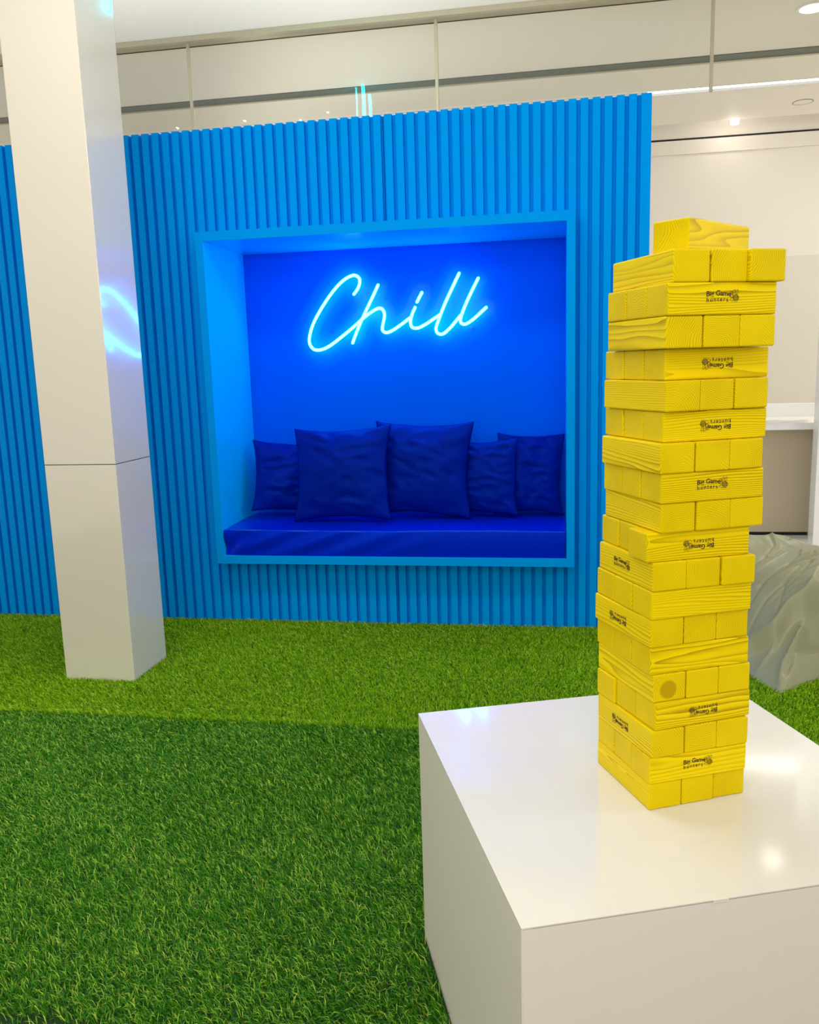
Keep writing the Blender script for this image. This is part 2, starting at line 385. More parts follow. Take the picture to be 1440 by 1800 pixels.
for k, (x, y, sx, rz) in enumerate([(1.62, 2.47, 0.14, 0.2), (1.86, 2.50, 0.10, -0.15)]):
    bm = bmesh.new()
    nx = 8
    for iz in range(2):
        for ix in range(nx + 1):
            bm.verts.new(((ix / nx - 0.5) * sx * 2, (iz - 0.5) * 0.21, 0.003 + 0.012 * (ix / nx) ** 3))
    bm.verts.ensure_lookup_table()
    for ix in range(nx): bm.faces.new((bm.verts[ix], bm.verts[ix + 1], bm.verts[nx + 2 + ix], bm.verts[nx + 1 + ix]))
    bmesh.ops.solidify(bm, geom=bm.faces[:], thickness=0.0015)
    o = obj('paper_sheet', bm, M['whitegloss']); o.location = (x, y, 0.953); o.rotation_euler = (0, 0, rz)
    tag(o, ['white paper sheet lying on the counter next to the yellow tower', 'white paper sheet lying at the right end of the counter by the white pier'][k], 'paper')
bm = bmesh.new(); box(bm, 1.95, 2.9, 2.17, 2.30, 0.0, H, bev=0.004)
st(obj('wall_right', bm, M['whitegloss']))

# ------------------------------------------------------------------ blue slatted wall with opening
XR, ZT, XL = 0.4698, 2.80, -4.6
PITCH, GW, GD = 0.0599, 0.0215, 0.027
FX0, FX1, FZ0, FZ1 = -1.953, 0.093, 0.384, 2.242      # outer frame of the niche
xs = [(XR, 0.0)]
g = 0.408; seams = [(0.408 - PITCH * 22), (0.408 - PITCH * 45), (0.408 - PITCH * 67)]
while g > XL + 0.03:
    xs += [(g + GW / 2, 0.0), (g + GW / 2 - 0.0005, GD)]
    if min(abs(g - s) for s in seams) < 0.01:
        xs += [(g - 0.0005, GD), (g - 0.001, GD + 0.02), (g - 0.0035, GD + 0.02), (g - 0.004, GD)]
    xs += [(g - GW / 2 + 0.0005, GD), (g - GW / 2, 0.0)]
    g -= PITCH
xs.append((XL, 0.0)); xs = xs[::-1]
# split profile segments at frame sides
prof = []
for a, b in zip(xs, xs[1:]):
    cuts = sorted([c for c in (FX0 + 0.02, FX1 - 0.02) if a[0] < c < b[0]])
    pts = [a] + [(c, a[1] + (b[1] - a[1]) * (c - a[0]) / (b[0] - a[0])) for c in cuts] + [b]
    prof += list(zip(pts, pts[1:]))
bm = bmesh.new(); YB = 0.62
def q4(*P): bm.faces.new([bm.verts.new(p) for p in P])
for a, b in prof:
    mid = (a[0] + b[0]) / 2
    spans = [(0, FZ0 + 0.02), (FZ1 - 0.02, ZT)] if FX0 + 0.02 <= mid <= FX1 - 0.02 else [(0, ZT)]
    for z0, z1 in spans: q4((a[0], a[1], z0), (b[0], b[1], z0), (b[0], b[1], z1), (a[0], a[1], z1))
    q4((a[0], a[1], ZT), (b[0], b[1], ZT), (b[0], YB, ZT), (a[0], YB, ZT))
q4((XR, 0, 0), (XR, YB, 0), (XR, YB, ZT), (XR, 0, ZT)); q4((XL, 0, 0), (XL, YB, 0), (XL, YB, ZT), (XL, 0, ZT))
q4((XL, YB, 0), (XR, YB, 0), (XR, YB, ZT), (XL, YB, ZT))
bmesh.ops.remove_doubles(bm, verts=bm.verts, dist=0.0001)
st(obj('wall_back', bm, M['paint']))

# niche
IX0, IX1, IZ0, IZ1, YF, YN = -1.911, 0.052, 0.429, 2.192, -0.12, 0.495
nt = empty('seating_niche', ((IX0 + IX1) / 2, YF, FZ0))
nx, ny, nz = nt.location
def nbox(name, d, m, bev=0.0):
    bm = bmesh.new(); box(bm, d[0] - nx, d[1] - nx, d[2] - ny, d[3] - ny, d[4] - nz, d[5] - nz, bev=bev); return obj(name, bm, m, nt)
bm = bmesh.new()
def ring_face(y0, y1):
    o = [(FX0, FZ0), (FX1, FZ0), (FX1, FZ1), (FX0, FZ1)]; i = [(IX0, IZ0), (IX1, IZ0), (IX1, IZ1), (IX0, IZ1)]
    V = lambda P, y: [bm.verts.new((p[0] - nx, y - ny, p[1] - nz)) for p in P]
    oa, ia, ob, ib = V(o, y0), V(i, y0), V(o, y1), V(i, y1)
    for k in range(4):
        j = (k + 1) % 4
        bm.faces.new((oa[k], oa[j], ia[j], ia[k])); bm.faces.new((ob[k], ob[j], ib[j], ib[k]))
        bm.faces.new((oa[k], oa[j], ob[j], ob[k])); bm.faces.new((ia[k], ia[j], ib[j], ib[k]))
ring_face(YF, 0.06)
obj('frame', bm, M['paint'], nt)
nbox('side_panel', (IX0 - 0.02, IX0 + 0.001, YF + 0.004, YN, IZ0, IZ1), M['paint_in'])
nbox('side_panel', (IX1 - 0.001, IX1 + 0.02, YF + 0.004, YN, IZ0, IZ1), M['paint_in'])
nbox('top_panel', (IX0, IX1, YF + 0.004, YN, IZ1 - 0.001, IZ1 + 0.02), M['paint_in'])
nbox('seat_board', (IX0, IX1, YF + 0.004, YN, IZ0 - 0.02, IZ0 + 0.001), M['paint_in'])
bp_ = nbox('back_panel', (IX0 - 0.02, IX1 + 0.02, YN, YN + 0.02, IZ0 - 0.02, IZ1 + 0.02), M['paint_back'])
bp_['label'] = 'deeper blue back panel'
tag(nt, 'boxed blue seating niche with raised square frame set in the slatted wall', 'niche')

# seat cushion
bm = bmesh.new()
sx0, sx1, sy0, sy1, sz0, sz1 = IX0 + 0.006, IX1 - 0.004, YF + 0.012, YN - 0.005, IZ0 + 0.002, 0.578
nxs, nys, nzs = 150, 24, 10
def seatpt(u, v, w):
    """u,v,w in 0..1"""
    x = sx0 + (sx1 - sx0) * u; y = sy0 + (sy1 - sy0) * v; z = sz0 + (sz1 - sz0) * w
    if v < 0.001:                              # front boxing: diagonal puckers towards the left
        f = 1 / (1 + math.exp((u - 0.48) * 14))
        ph = (u * 2.0 * 3.1 - w * 0.75) * 2 * math.pi
        y += -0.011 * f * math.sin(ph) * math.sin(math.pi * w) - 0.006 * math.sin(math.pi * w)
        y += 0.022 * math.exp(-((u * 30) ** 2 + ((w - 0.2) * 4) ** 2))
        z += 0.0015 * math.sin(u * 9 + 1) * w
    if w > 0.999:
        z += 0.010 * math.sin(math.pi * v) * (0.5 + 0.5 * math.sin(math.pi * u)) + 0.003 * noise.noise(Vector((u * 9, v * 3, 0)))
        z += 0.0015 * math.sin(u * 9 + 1)
    return (x, y, z)
def patch(f, na, nb):
    G = [[bm.verts.new(f(i / na, j / nb)) for j in range(nb + 1)] for i in range(na + 1)]
    for i in range(na):
        for j in range(nb): bm.faces.new((G[i][j], G[i + 1][j], G[i + 1][j + 1], G[i][j + 1]))
patch(lambda a, b: seatpt(a, 0, b), nxs, nzs); patch(lambda a, b: seatpt(a, b, 1), nxs, nys)
patch(lambda a, b: seatpt(a, 1, b), nxs, nzs); patch(lambda a, b: seatpt(a, b, 0), nxs, nys)
patch(lambda a, b: seatpt(0, a, b), nys, nzs); patch(lambda a, b: seatpt(1, a, b), nys, nzs)
bmesh.ops.remove_doubles(bm, verts=bm.verts, dist=0.0006)
seat = obj('bench_cushion', bm, M['vinyl'], smooth=True)
md = seat.modifiers.new('b', 'BEVEL'); md.width = 0.010; md.segments = 3; md.limit_method = 'ANGLE'; md.angle_limit = math.radians(50)
tag(seat, 'long flat royal blue vinyl bench cushion filling the niche floor', 'cushion')
pts = [seatpt(i / 200, 0, 1) for i in range(1, 200)]
bm = bmesh.new(); tube(bm, [(p[0], p[1] + 0.004, p[2] - 0.003) for p in pts], 0.0045, 8)
obj('piping', bm, mat('bright_blue_piping', (0.0, 0.09, 0.75, 1), 0.3), seat, smooth=True)

# ------------------------------------------------------------------ pillows
def pillow(w, h, T, seed, wr=1.0, N=44):
    bm = bmesh.new(); rnd = random.Random(seed); o = Vector((rnd.random() * 50, rnd.random() * 50, rnd.random() * 50))
    def P(u, v, s):
        pin = 0.10
        x = w / 2 * u * (1 - pin * (1 - v * v) ** 1.0); z = h / 2 * v * (1 - pin * (1 - u * u) ** 1.0)
        t = (max(0, 1 - abs(u) ** 2.3) ** 0.62) * (max(0, 1 - abs(v) ** 2.3) ** 0.62)
        y = s * T / 2 * t
        e = 1 - min(1, min(1 - abs(u), 1 - abs(v)) * 3.2)
        n1 = noise.noise(Vector((u * 1.3, v * 1.3, s)) + o) * 0.016
        # gathers running in from the seams
        g_ = math.sin((u * 9 + noise.noise(Vector((u * 2, v * 2, 5)) + o) * 3)) * (abs(v) ** 4) + math.sin((v * 10 + noise.noise(Vector((u * 2, v * 2, 9)) + o) * 4)) * (abs(u) ** 4)
        n2 = g_ * 0.0055 * wr * min(1, t * 2.2)
        n3 = (abs(noise.noise(Vector((u * 2.2 + v * 1.4, v * 4.5, s * 3)) + o)) ** 1.4) * 0.02 * wr * min(1, t * 1.5)
        y += s * (n1 * t + n2 - n3)
        return (x + noise.noise(Vector((v * 1.7, u, 1)) + o) * 0.008, y, z + noise.noise(Vector((u * 1.7, v, 7)) + o) * 0.008)
    fs = [math.sin(math.pi / 2 * (2 * i / N - 1)) * 0.35 + (2 * i / N - 1) * 0.65 for i in range(N + 1)]
    for s in (-1, 1):
        G = [[bm.verts.new(P(a, b, s)) for b in fs] for a in fs]
        for i in range(N):
            for j in range(N): bm.faces.new((G[i][j], G[i + 1][j], G[i + 1][j + 1], G[i][j + 1]))
    bmesh.ops.remove_doubles(bm, verts=bm.verts, dist=0.0004)
    return bm
SEAT = 0.588
# x, y of the bottom edge centre, width, height, thickness, yaw, tilt back, roll
pil = [
    ('velvet_pillow', -1.625, 0.265, 0.46, 0.45, 0.17, 0.42, 0.28, 0.10, 3, 'navy blue square pillow at the left end of the niche, behind the largest'),
    ('velvet_pillow', -1.245, 0.10, 0.60, 0.56, 0.19, -0.04, 0.20, -0.03, 4, 'largest navy blue square pillow, standing left of centre in front'),
    ('velvet_pillow', -0.80, 0.22, 0.60, 0.57, 0.19, -0.06, 0.18, 0.03, 15, 'navy blue creased pillow in the middle of the row, under the letters'),
    ('velvet_pillow', -0.44, 0.27, 0.44, 0.46, 0.14, -0.20, 0.20, -0.03, 6, 'smaller navy blue pillow, fourth from the left, tucked behind the middle one'),
    ('velvet_pillow', -0.165, 0.33, 0.40, 0.49, 0.13, 0.05, 0.20, 0.03, 9, 'navy blue pillow in the right corner of the niche'),
]
for nm, x, y, w, h, T, yw_, tl, rl, sd, lab in pil:
    bm = pillow(w, h, T, sd, 1.7)
    bmesh.ops.translate(bm, verts=bm.verts, vec=(0, 0, h / 2))
    o = obj(nm, bm, M['velvet'], smooth=True)
    o.rotation_euler = (-tl, rl, yw_); o.location = (x, y, SEAT)
    tag(o, lab, 'pillow', 'blue pillows in the niche')
    bpy.context.view_layer.update()
    zmin = min((o.matrix_world @ v.co).z for v in o.data.vertices)
    o.location.z += SEAT + 0.001 - zmin

# ------------------------------------------------------------------ neon sign
NE = {
    'C': [(-1.206, 1.923), (-1.184, 1.949), (-1.17, 1.979), (-1.168, 2.009), (-1.186, 2.028), (-1.213, 2.031), (-1.256, 2.013), (-1.304, 1.976), (-1.363, 1.912), (-1.424, 1.83), (-1.471, 1.752), (-1.496, 1.68), (-1.496, 1.635), (-1.473, 1.605), (-1.435, 1.599), (-1.377, 1.618), (-1.299, 1.669), (-1.222, 1.725), (-1.164, 1.771), (-1.116, 1.805), (-1.069, 1.83), (-1.041, 1.831), (-1.025, 1.81), (-1.024, 1.779), (-1.035, 1.735), (-1.038, 1.705), (-1.018, 1.689), (-0.981, 1.698), (-0.925, 1.731), (-0.869, 1.769)],
    'h': [(-1.056, 1.969), (-1.094, 1.897), (-1.139, 1.815), (-1.174, 1.749), (-1.205, 1.684), (-1.226, 1.635)],
    'i': [(-0.835, 1.829), (-0.854, 1.79), (-0.865, 1.747), (-0.857, 1.716), (-0.825, 1.708), (-0.779, 1.726), (-0.723, 1.759), (-0.682, 1.784)],
    'dot': [(-0.792, 1.914), (-0.807, 1.8875), (-0.822, 1.861)],
    'l1': [(-0.567, 2.014), (-0.612, 1.928), (-0.659, 1.835), (-0.692, 1.758), (-0.711, 1.706), (-0.703, 1.675), (-0.671, 1.669), (-0.626, 1.703), (-0.58, 1.754), (-0.552, 1.783)],
    'l2': [(-0.455, 1.981), (-0.496, 1.906), (-0.538, 1.821), (-0.561, 1.762), (-0.562, 1.731), (-0.535, 1.721), (-0.49, 1.746), (-0.445, 1.783), (-0.411, 1.812)]}
sign = empty('neon_sign', (-0.95, 0.45, 1.60))
allp = []
for k, P in NE.items():
    cur = catmull([(x, 0, z) for x, z in P], 6)
    allp += [(c.x, c.z) for c in cur]
    bm = bmesh.new(); tube(bm, [(c.x + 0.95, 0, c.z - 1.60) for c in cur], 0.0086, 12)
    obj('neon_tube', bm, M['tube'], sign, smooth=True)
A_ = np.array(allp); RAD = 0.062; st_ = 0.006
gx_ = np.arange(A_[:, 0].min() - 0.1, A_[:, 0].max() + 0.1, st_); gz_ = np.arange(A_[:, 1].min() - 0.1, A_[:, 1].max() + 0.1, st_)
GX, GZ = np.meshgrid(gx_, gz_, indexing='ij')
D = np.sqrt(((GX[..., None] - A_[:, 0]) ** 2 + (GZ[..., None] - A_[:, 1]) ** 2).min(-1))
bm = bmesh.new(); vv = {}
def gv(i, j):
    if (i, j) not in vv:
        x, z = gx_[i], gz_[j]
        d = D[i, j]
        if d > RAD - st_ * 0.9:
            k = np.argmin((A_[:, 0] - x) ** 2 + (A_[:, 1] - z) ** 2)
            x, z = A_[k, 0] + (x - A_[k, 0]) * RAD / d, A_[k, 1] + (z - A_[k, 1]) * RAD / d
        vv[(i, j)] = bm.verts.new((x + 0.95, 0.018, z - 1.60))
    return vv[(i, j)]
for i in range(len(gx_) - 1):
    for j in range(len(gz_) - 1):
        if D[i:i + 2, j:j + 2].max() < RAD + st_ * 0.3: bm.faces.new((gv(i, j), gv(i + 1, j), gv(i + 1, j + 1), gv(i, j + 1)))
bnd = [e for e in bm.edges if e.is_boundary]
eb = bmesh.new()
for e in bnd:
    a, b = e.verts[0].co, e.verts[1].co
    t0 = Vector((0, 0.0, 0)); t1 = Vector((0, 0.006, 0)); mid_ = (a + b) / 2
    eb.faces.new([eb.verts.new(p) for p in (a + t0, b + t0, b + t1, a + t1)])
bmesh.ops.solidify(eb, geom=eb.faces[:], thickness=0.0015)
r = bmesh.ops.extrude_face_region(bm, geom=bm.faces[:])
bmesh.ops.translate(bm, verts=[v for v in r['geom'] if isinstance(v, bmesh.types.BMVert)], vec=(0, 0.005, 0))
ac = obj('acrylic_backing', bm, M['acrylic'], sign)
obj('cut_edge', eb, M['acrylic_edge'], ac)
for x, z in ((-1.36, 1.70), (-1.13, 1.93), (-0.6, 1.98), (-0.5, 1.70)):
    t = bmesh.new(); cyl(t, (0, 0), 0.006, 0, 0.022, 12); bmesh.ops.rotate(t, verts=t.verts, matrix=Matrix.Rotation(-math.pi / 2, 3, 'X'))
    bmesh.ops.translate(t, verts=t.verts, vec=(x + 0.95, 0.024, z - 1.6)); obj('standoff', t, M['acrylic_edge'], sign)
tag(sign, 'glowing cyan neon sign in cursive letters on clear acrylic, on the niche back wall', 'neon sign')

# ------------------------------------------------------------------ column
cx_, cy_, ct_ = -2.0416, -1.0196, -0.0109
colm = empty('square_column', (cx_, cy_, 0), ct_)
for z0, z1, nm in ((0, 1.0735, 'lower_casing'), (1.0765, H, 'upper_casing')):
    bm = bmesh.new(); box(bm, -0.3678, 0, 0, 0.3413, z0, z1, bev=0.002); obj(nm, bm, M['column'], colm)
bm = bmesh.new(); box(bm, -0.364, -0.004, 0.004, 0.337, 1.06, 1.09); obj('joint', bm, M['dark'], colm)
tag(colm, 'white square column clad in glossy panels, standing on the turf at left', 'column')

# ------------------------------------------------------------------ pedestal
PX, PY, PT, PA, PB, PH = -0.0547, -3.4938, 0.3488, 0.8412, 0.8528, 0.6271
ped = empty('display_plinth', (PX, PY, 0), PT)
g_ = 0.0016
bm = bmesh.new(); box(bm, 0, PA, 0, PB, PH - 0.002, PH); obj('top_panel', bm, M['ped_top'], ped)
bm = bmesh.new(); box(bm, g_, PA - g_, 0, 0.018, 0, PH - 0.002 - g_); obj('side_panel', bm, M['ped_side'], ped)
bm = bmesh.new(); box(bm, g_, PA - g_, PB - 0.018, PB, 0, PH - 0.002 - g_); obj('side_panel', bm, M['ped_side'], ped)
bm = bmesh.new(); box(bm, 0, 0.018, g_, PB - g_, 0, PH - 0.002 - 0.0006); obj('side_panel', bm, M['ped_side'], ped)
bm = bmesh.new(); box(bm, PA - 0.018, PA, g_, PB - g_, 0, PH - 0.002 - g_); obj('side_panel', bm, M['ped_side'], ped)
bm = bmesh.new(); box(bm, 0.004, PA - 0.004, 0.004, PB - 0.004, 0.001, PH - 0.0021); obj('core', bm, M['dark'], ped)
bm = bmesh.new(); box(bm, 0.325, 0.352, -0.0012, 0.001, PH - 0.006, PH + 0.0006, bev=0.0004, seg=1); ch = obj('chip', bm, M['ped_side'], ped)
ch['label'] = 'small pale chip on the front edge'
tag(ped, 'large white glossy display plinth under the yellow block tower', 'plinth')

# ------------------------------------------------------------------ block tower
ROWS = [
    (0.1769, -3.1102, 0.4288),
    (0.1759, -3.1131, 0.4264),
    (0.1792, -3.1154, 0.4459),
    (0.1847, -3.1126, 0.4683),
    (0.1806, -3.1102, 0.4492),
    (0.1739, -3.1099, 0.4298),
    (0.1735, -3.1153, 0.4536),
    (0.1732, -3.1185, 0.4309),
    (0.1744, -3.1206, 0.4174),
    (0.1753, -3.1146, 0.4092),
    (0.1865, -3.1216, 0.4249),
    (0.1846, -3.1262, 0.4294),
    (0.1821, -3.1343, 0.4465),
    (0.1870, -3.1195, 0.4303),
    (0.1901, -3.1320, 0.4709),
    (0.1880, -3.1159, 0.4373),
    (0.1848, -3.1547, 0.4159),
    (0.1859, -3.1582, 0.4260),
    (0.1945, -3.1536, 0.4245),
    (0.2229, -3.1191, 0.9012),
]
SB, HB = 0.2147, 0.0553
BW = 0.0706
bm = bmesh.new(); box(bm, -SB / 2, SB / 2, -BW / 2, BW / 2, -HB / 2 + 0.0002, HB / 2 - 0.0002, bev=0.0032, seg=3)
blk = obj('wooden_block', bm, M['wood'])
me_blk = blk.data
me_knot = me_blk.copy(); me_knot.materials.clear(); me_knot.materials.append(M['wood_knot'])
bpy.data.objects.remove(blk)

# printed mark: two lines of lettering and a line-drawn bee
def text_mesh(s, size, spacing, loc, bold=0.0):
    cu = bpy.data.curves.new('lettering', 'FONT'); cu.body = s; cu.size = size; cu.space_character = spacing
    cu.offset = bold; cu.extrude = 0.0002; cu.resolution_u = 3
    o = bpy.data.objects.new('lettering', cu); COL.objects.link(o)
    bpy.context.view_layer.update()
    me = bpy.data.meshes.new_from_object(o.evaluated_get(bpy.context.evaluated_depsgraph_get()))
    bpy.data.objects.remove(o)
    t = bmesh.new(); t.from_mesh(me); bpy.data.meshes.remove(me)
    for v in t.verts: v.co = Vector((v.co.x + loc[0], -v.co.z, v.co.y + loc[1]))
    return t
logo = bmesh.new()
def merge(dst, t):
    me = bpy.data.meshes.new('t'); t.to_mesh(me); t.free(); dst.from_mesh(me); bpy.data.meshes.remove(me)
t1 = text_mesh('Big Game', 0.0125, 1.0, (-0.031, 0.0012), 0.00022)
t2 = text_mesh('hunters', 0.0110, 1.28, (-0.0305, -0.0085), 0.00006)
for t in (t1, t2):
    for v in t.verts: v.co.z += 0.0022 * (1 - ((v.co.x + 0.006) / 0.025) ** 2) * 0.8
    merge(logo, t)
def stroke(P, w=0.0007, closed=False):
    P = [Vector((p[0], 0, p[1])) for p in P]
    if closed: P.append(P[0])
    for a, b in zip(P, P[1:]):
        d = (b - a)
        if d.length < 1e-7: continue
        d.normalize(); n_ = Vector((-d.z, 0, d.x)) * w / 2; e = d * w * 0.3
        logo.faces.new([logo.verts.new(p + Vector((0, -0.0002, 0))) for p in (a - e - n_, b + e - n_, b + e + n_, a - e + n_)])
def ell(cx, cz, a, b, rot, n=18, k0=0, k1=None):
    k1 = n if k1 is None else k1
    return [(cx + a * math.cos(2 * math.pi * k / n) * math.cos(rot) - b * math.sin(2 * math.pi * k / n) * math.sin(rot),
             cz + a * math.cos(2 * math.pi * k / n) * math.sin(rot) + b * math.sin(2 * math.pi * k / n) * math.cos(rot)) for k in range(k0, k1 + 1)]
bx = 0.0245
stroke(ell(bx - 0.0055, 0.003, 0.0030, 0.0032, 0)); stroke(ell(bx - 0.001, 0.0095, 0.0036, 0.0020, 0.9)); stroke(ell(bx + 0.0048, 0.0085, 0.0042, 0.0019, 1.1))
stroke(ell(bx + 0.003, -0.001, 0.0062, 0.0048, -0.25))
for q in (-0.0015, 0.0012, 0.0040, 0.0064):
    hgt = 0.0047 * math.sqrt(max(0.08, 1 - ((q - 0.003) / 0.0062) ** 2))
    stroke([(bx + q, -hgt + 0.0), (bx + q + 0.0006, 0), (bx + q, hgt - 0.001)], 0.0014)
stroke([(bx - 0.0062, 0.006), (bx - 0.0075, 0.009), (bx - 0.010, 0.0095)]); stroke([(bx - 0.004, 0.006), (bx - 0.0045, 0.0085), (bx - 0.007, 0.011)])
stroke([(bx - 0.006, 0.004), (bx - 0.0055, 0.0035)], 0.0012); stroke([(bx - 0.004, 0.004), (bx - 0.0038, 0.0035)], 0.0012)
stroke([(bx - 0.001, -0.005), (bx - 0.0035, -0.007), (bx - 0.006, -0.0062)]); stroke([(bx + 0.002, -0.0058), (bx + 0.0005, -0.0085)])
stroke([(bx - 0.004, -0.001), (bx - 0.008, -0.003), (bx - 0.0085, -0.0055)]); stroke([(bx + 0.005, -0.0058), (bx + 0.005, -0.0085)])
me_logo = bpy.data.meshes.new('printed_mark'); logo.to_mesh(me_logo); logo.free(); me_logo.materials.append(M['ink'])

ORD = ['bottom', 'second', 'third', 'fourth', 'fifth', 'sixth', 'seventh', 'eighth', 'ninth', 'tenth', 'eleventh', 'twelfth',
       'thirteenth', 'fourteenth', 'fifteenth', 'sixteenth', 'seventeenth', 'eighteenth', 'top full']
# printed marks: row -> upside down?, along the block
MARK_R = {2: (False, 0.040), 4: (True, 0.040), 10: (True, 0.018), 12: (False, 0.010), 14: (True, 0.006), 16: (True, 0.010), 18: (False, 0.008)}
MARK_R = {k: (v[0], 0.0) for k, v in MARK_R.items()}
MARK_L = {3: True, 7: True, 9: False}
GAPS = {3: 1, 13: 1, 17: 1, 11: 1, 15: -1, 9: -1, 19: 1}
SLACK = SB - 3 * BW
first = None
def place(row, k, cx, cy, z, ang, label, knot=False):
    global first
    if first is None:
        o = bpy.data.objects.new('wooden_block', me_blk); COL.objects.link(o); first = o
    else:
        o = first.copy(); COL.objects.link(o)
        for kk in ('mark',):
            pass
    if knot: o.data = me_knot
    o.location = (cx, cy, z); o.rotation_euler = (0, 0, ang)
    tag(o, label, 'wooden block', 'yellow wooden blocks stacked in the tower')
    return o
rj = random.Random(5)
for i in range(1, 20):
    X, Y, T = ROWS[i - 1]
    e1 = Vector((math.cos(T), math.sin(T))); e2 = Vector((-math.sin(T), math.cos(T)))
    z = PH + (i - 0.5) * HB
    lv = ORD[i - 1] + (' course' if i in (1, 19) else ' course from bottom')
    # even courses: blocks run along e1 (long face to the camera), odd: along e2 (end faces to the camera)
    for k in range(3):
        m = GAPS.get(i, 0)
        off = BW / 2 + k * (BW + SLACK / 2) + (m * SLACK / 2 * 0.95 if k == 1 else 0)
        j = rj.uniform(-0.0012, 0.0012); ja = rj.uniform(-0.004, 0.004)
        if i % 2 == 0:
            sh = {(10, 0): -0.014, (10, 1): 0.004, (10, 2): 0.002, (4, 2): -0.004}.get((i, k), 0) + j * (k > 0)
            c = Vector((X, Y)) + e1 * (SB / 2 + sh) + e2 * off
            marked = k == 0 and i in MARK_R
            lab = 'yellow wooden block, %s, ' % lv + (
                ('front one with %sprinted dark mark' % ('upside-down ' if MARK_R[i][0] else '') if marked else 'front one with plain long face') if k == 0 else ('middle one' if k == 1 else 'rear one at the left'))
            o = place(i, k, c.x, c.y, z, T + ja * (k > 0), lab)
            if marked:
                q = bpy.data.objects.new('printed_mark', me_logo); COL.objects.link(q); q.parent = o
                ups, s = MARK_R[i]
                q.location = (s - 0.003 + (0.004 if ups else 0), -BW / 2 - 0.0003, 0.002); q.rotation_euler = (0, math.pi if ups else 0, 0)
        else:
            sh = {(19, 2): -0.010, (17, 2): -0.002, (3, 0): -0.001, (9, 2): -0.004, (1, 2): 0.003}.get((i, k), 0) + j * (k > 0)
            c = Vector((X, Y)) + e2 * (SB / 2 + sh) + e1 * off
            marked = k == 0 and i in MARK_L
            pos = ['left', 'middle', 'right'][k]
            ex = ', ring-grained end facing front'
            if marked: ex = ', %smark on its side' % ('upside-down ' if MARK_L[i] else '')
            if i == 5 and k == 0: ex = ', round dark knot on its end'
            if i == 19 and k == 2: ex = ', jutting forward'
            o = place(i, k, c.x, c.y, z, T + math.pi / 2 + ja * (k > 0), 'yellow wooden block, %s of the %s%s' % (pos, lv, ex), knot=(i == 5 and k == 0))
            if marked:
                q = bpy.data.objects.new('printed_mark', me_logo); COL.objects.link(q); q.parent = o
                ups = MARK_L[i]
                q.location = (0.012, BW / 2 + 0.0003, 0.0); q.rotation_euler = (0, math.pi if ups else 0, math.pi)
X, Y, T = ROWS[19]
e1 = Vector((math.cos(T), math.sin(T))); e2 = Vector((-math.sin(T), math.cos(T)))
c = Vector((X, Y)) + e1 * SB / 2 + e2 * BW / 2
place(20, 0, c.x, c.y, PH + 19.5 * HB, T, 'single yellow wooden block lying askew on top of the whole tower')

# ------------------------------------------------------------------ bean bag
bag_c = (1.36, -0.18)
foot = [(0.976, -0.904), (1.08, -0.80), (1.22, -0.68), (1.55, -0.62), (1.95, -0.48), (2.12, -0.10), (2.05, 0.35), (1.75, 0.62), (1.30, 0.66), (0.88, 0.58),
        (0.66, 0.36), (0.62, 0.05), (0.70, -0.25), (0.82, -0.50), (0.90, -0.72)]
def foot_r(th):
    best = None
    d = Vector((math.cos(th), math.sin(th)))
    for a, b in zip(foot, foot[1:] + foot[:1]):
        ax, ay, bx_, by = a[0] - bag_c[0], a[1] - bag_c[1], b[0] - bag_c[0], b[1] - bag_c[1]
        den = d.x * (by - ay) - d.y * (bx_ - ax)
        if abs(den) < 1e-9: continue
        t = (ax * (by - ay) - ay * (bx_ - ax)) / den; s = (ax * d.y - ay * d.x) / den
        if t > 0 and -1e-6 <= s <= 1 + 1e-6: best = t if best is None else max(best, t)
    return best or 0.5
def seg_d(x, y, a, b):
    vx, vy = b[0] - a[0], b[1] - a[1]; t = max(0, min(1, ((x - a[0]) * vx + (y - a[1]) * vy) / (vx * vx + vy * vy)))
    return math.hypot(x - a[0] - vx * t, y - a[1] - vy * t), t
def crease(x, y, P, w, dpt):
    d = min(seg_d(x, y, a, b)[0] for a, b in zip(P, P[1:])); return dpt * math.exp(-(d * d / (w * w) + 0.02) ** 0.5 * 1.4)
NT, NR = 480, 170
wrn = random.Random(12); WR = []
for _ in range(16):
    wx, wy, wa, wl = wrn.uniform(0.9, 1.5), wrn.uniform(-0.75, 0.1), wrn.uniform(-0.5, 1.3), wrn.uniform(0.12, 0.34)
    WR.append(([(wx, wy), (wx + wl * 0.5 * math.cos(wa), wy + wl * 0.5 * math.sin(wa)), (wx + wl * math.cos(wa + 0.3), wy + wl * math.sin(wa + 0.3))], wrn.uniform(0.006, 0.013), wrn.choice((-1, 1)) * wrn.uniform(0.008, 0.02)))
bm = bmesh.new(); rings = []
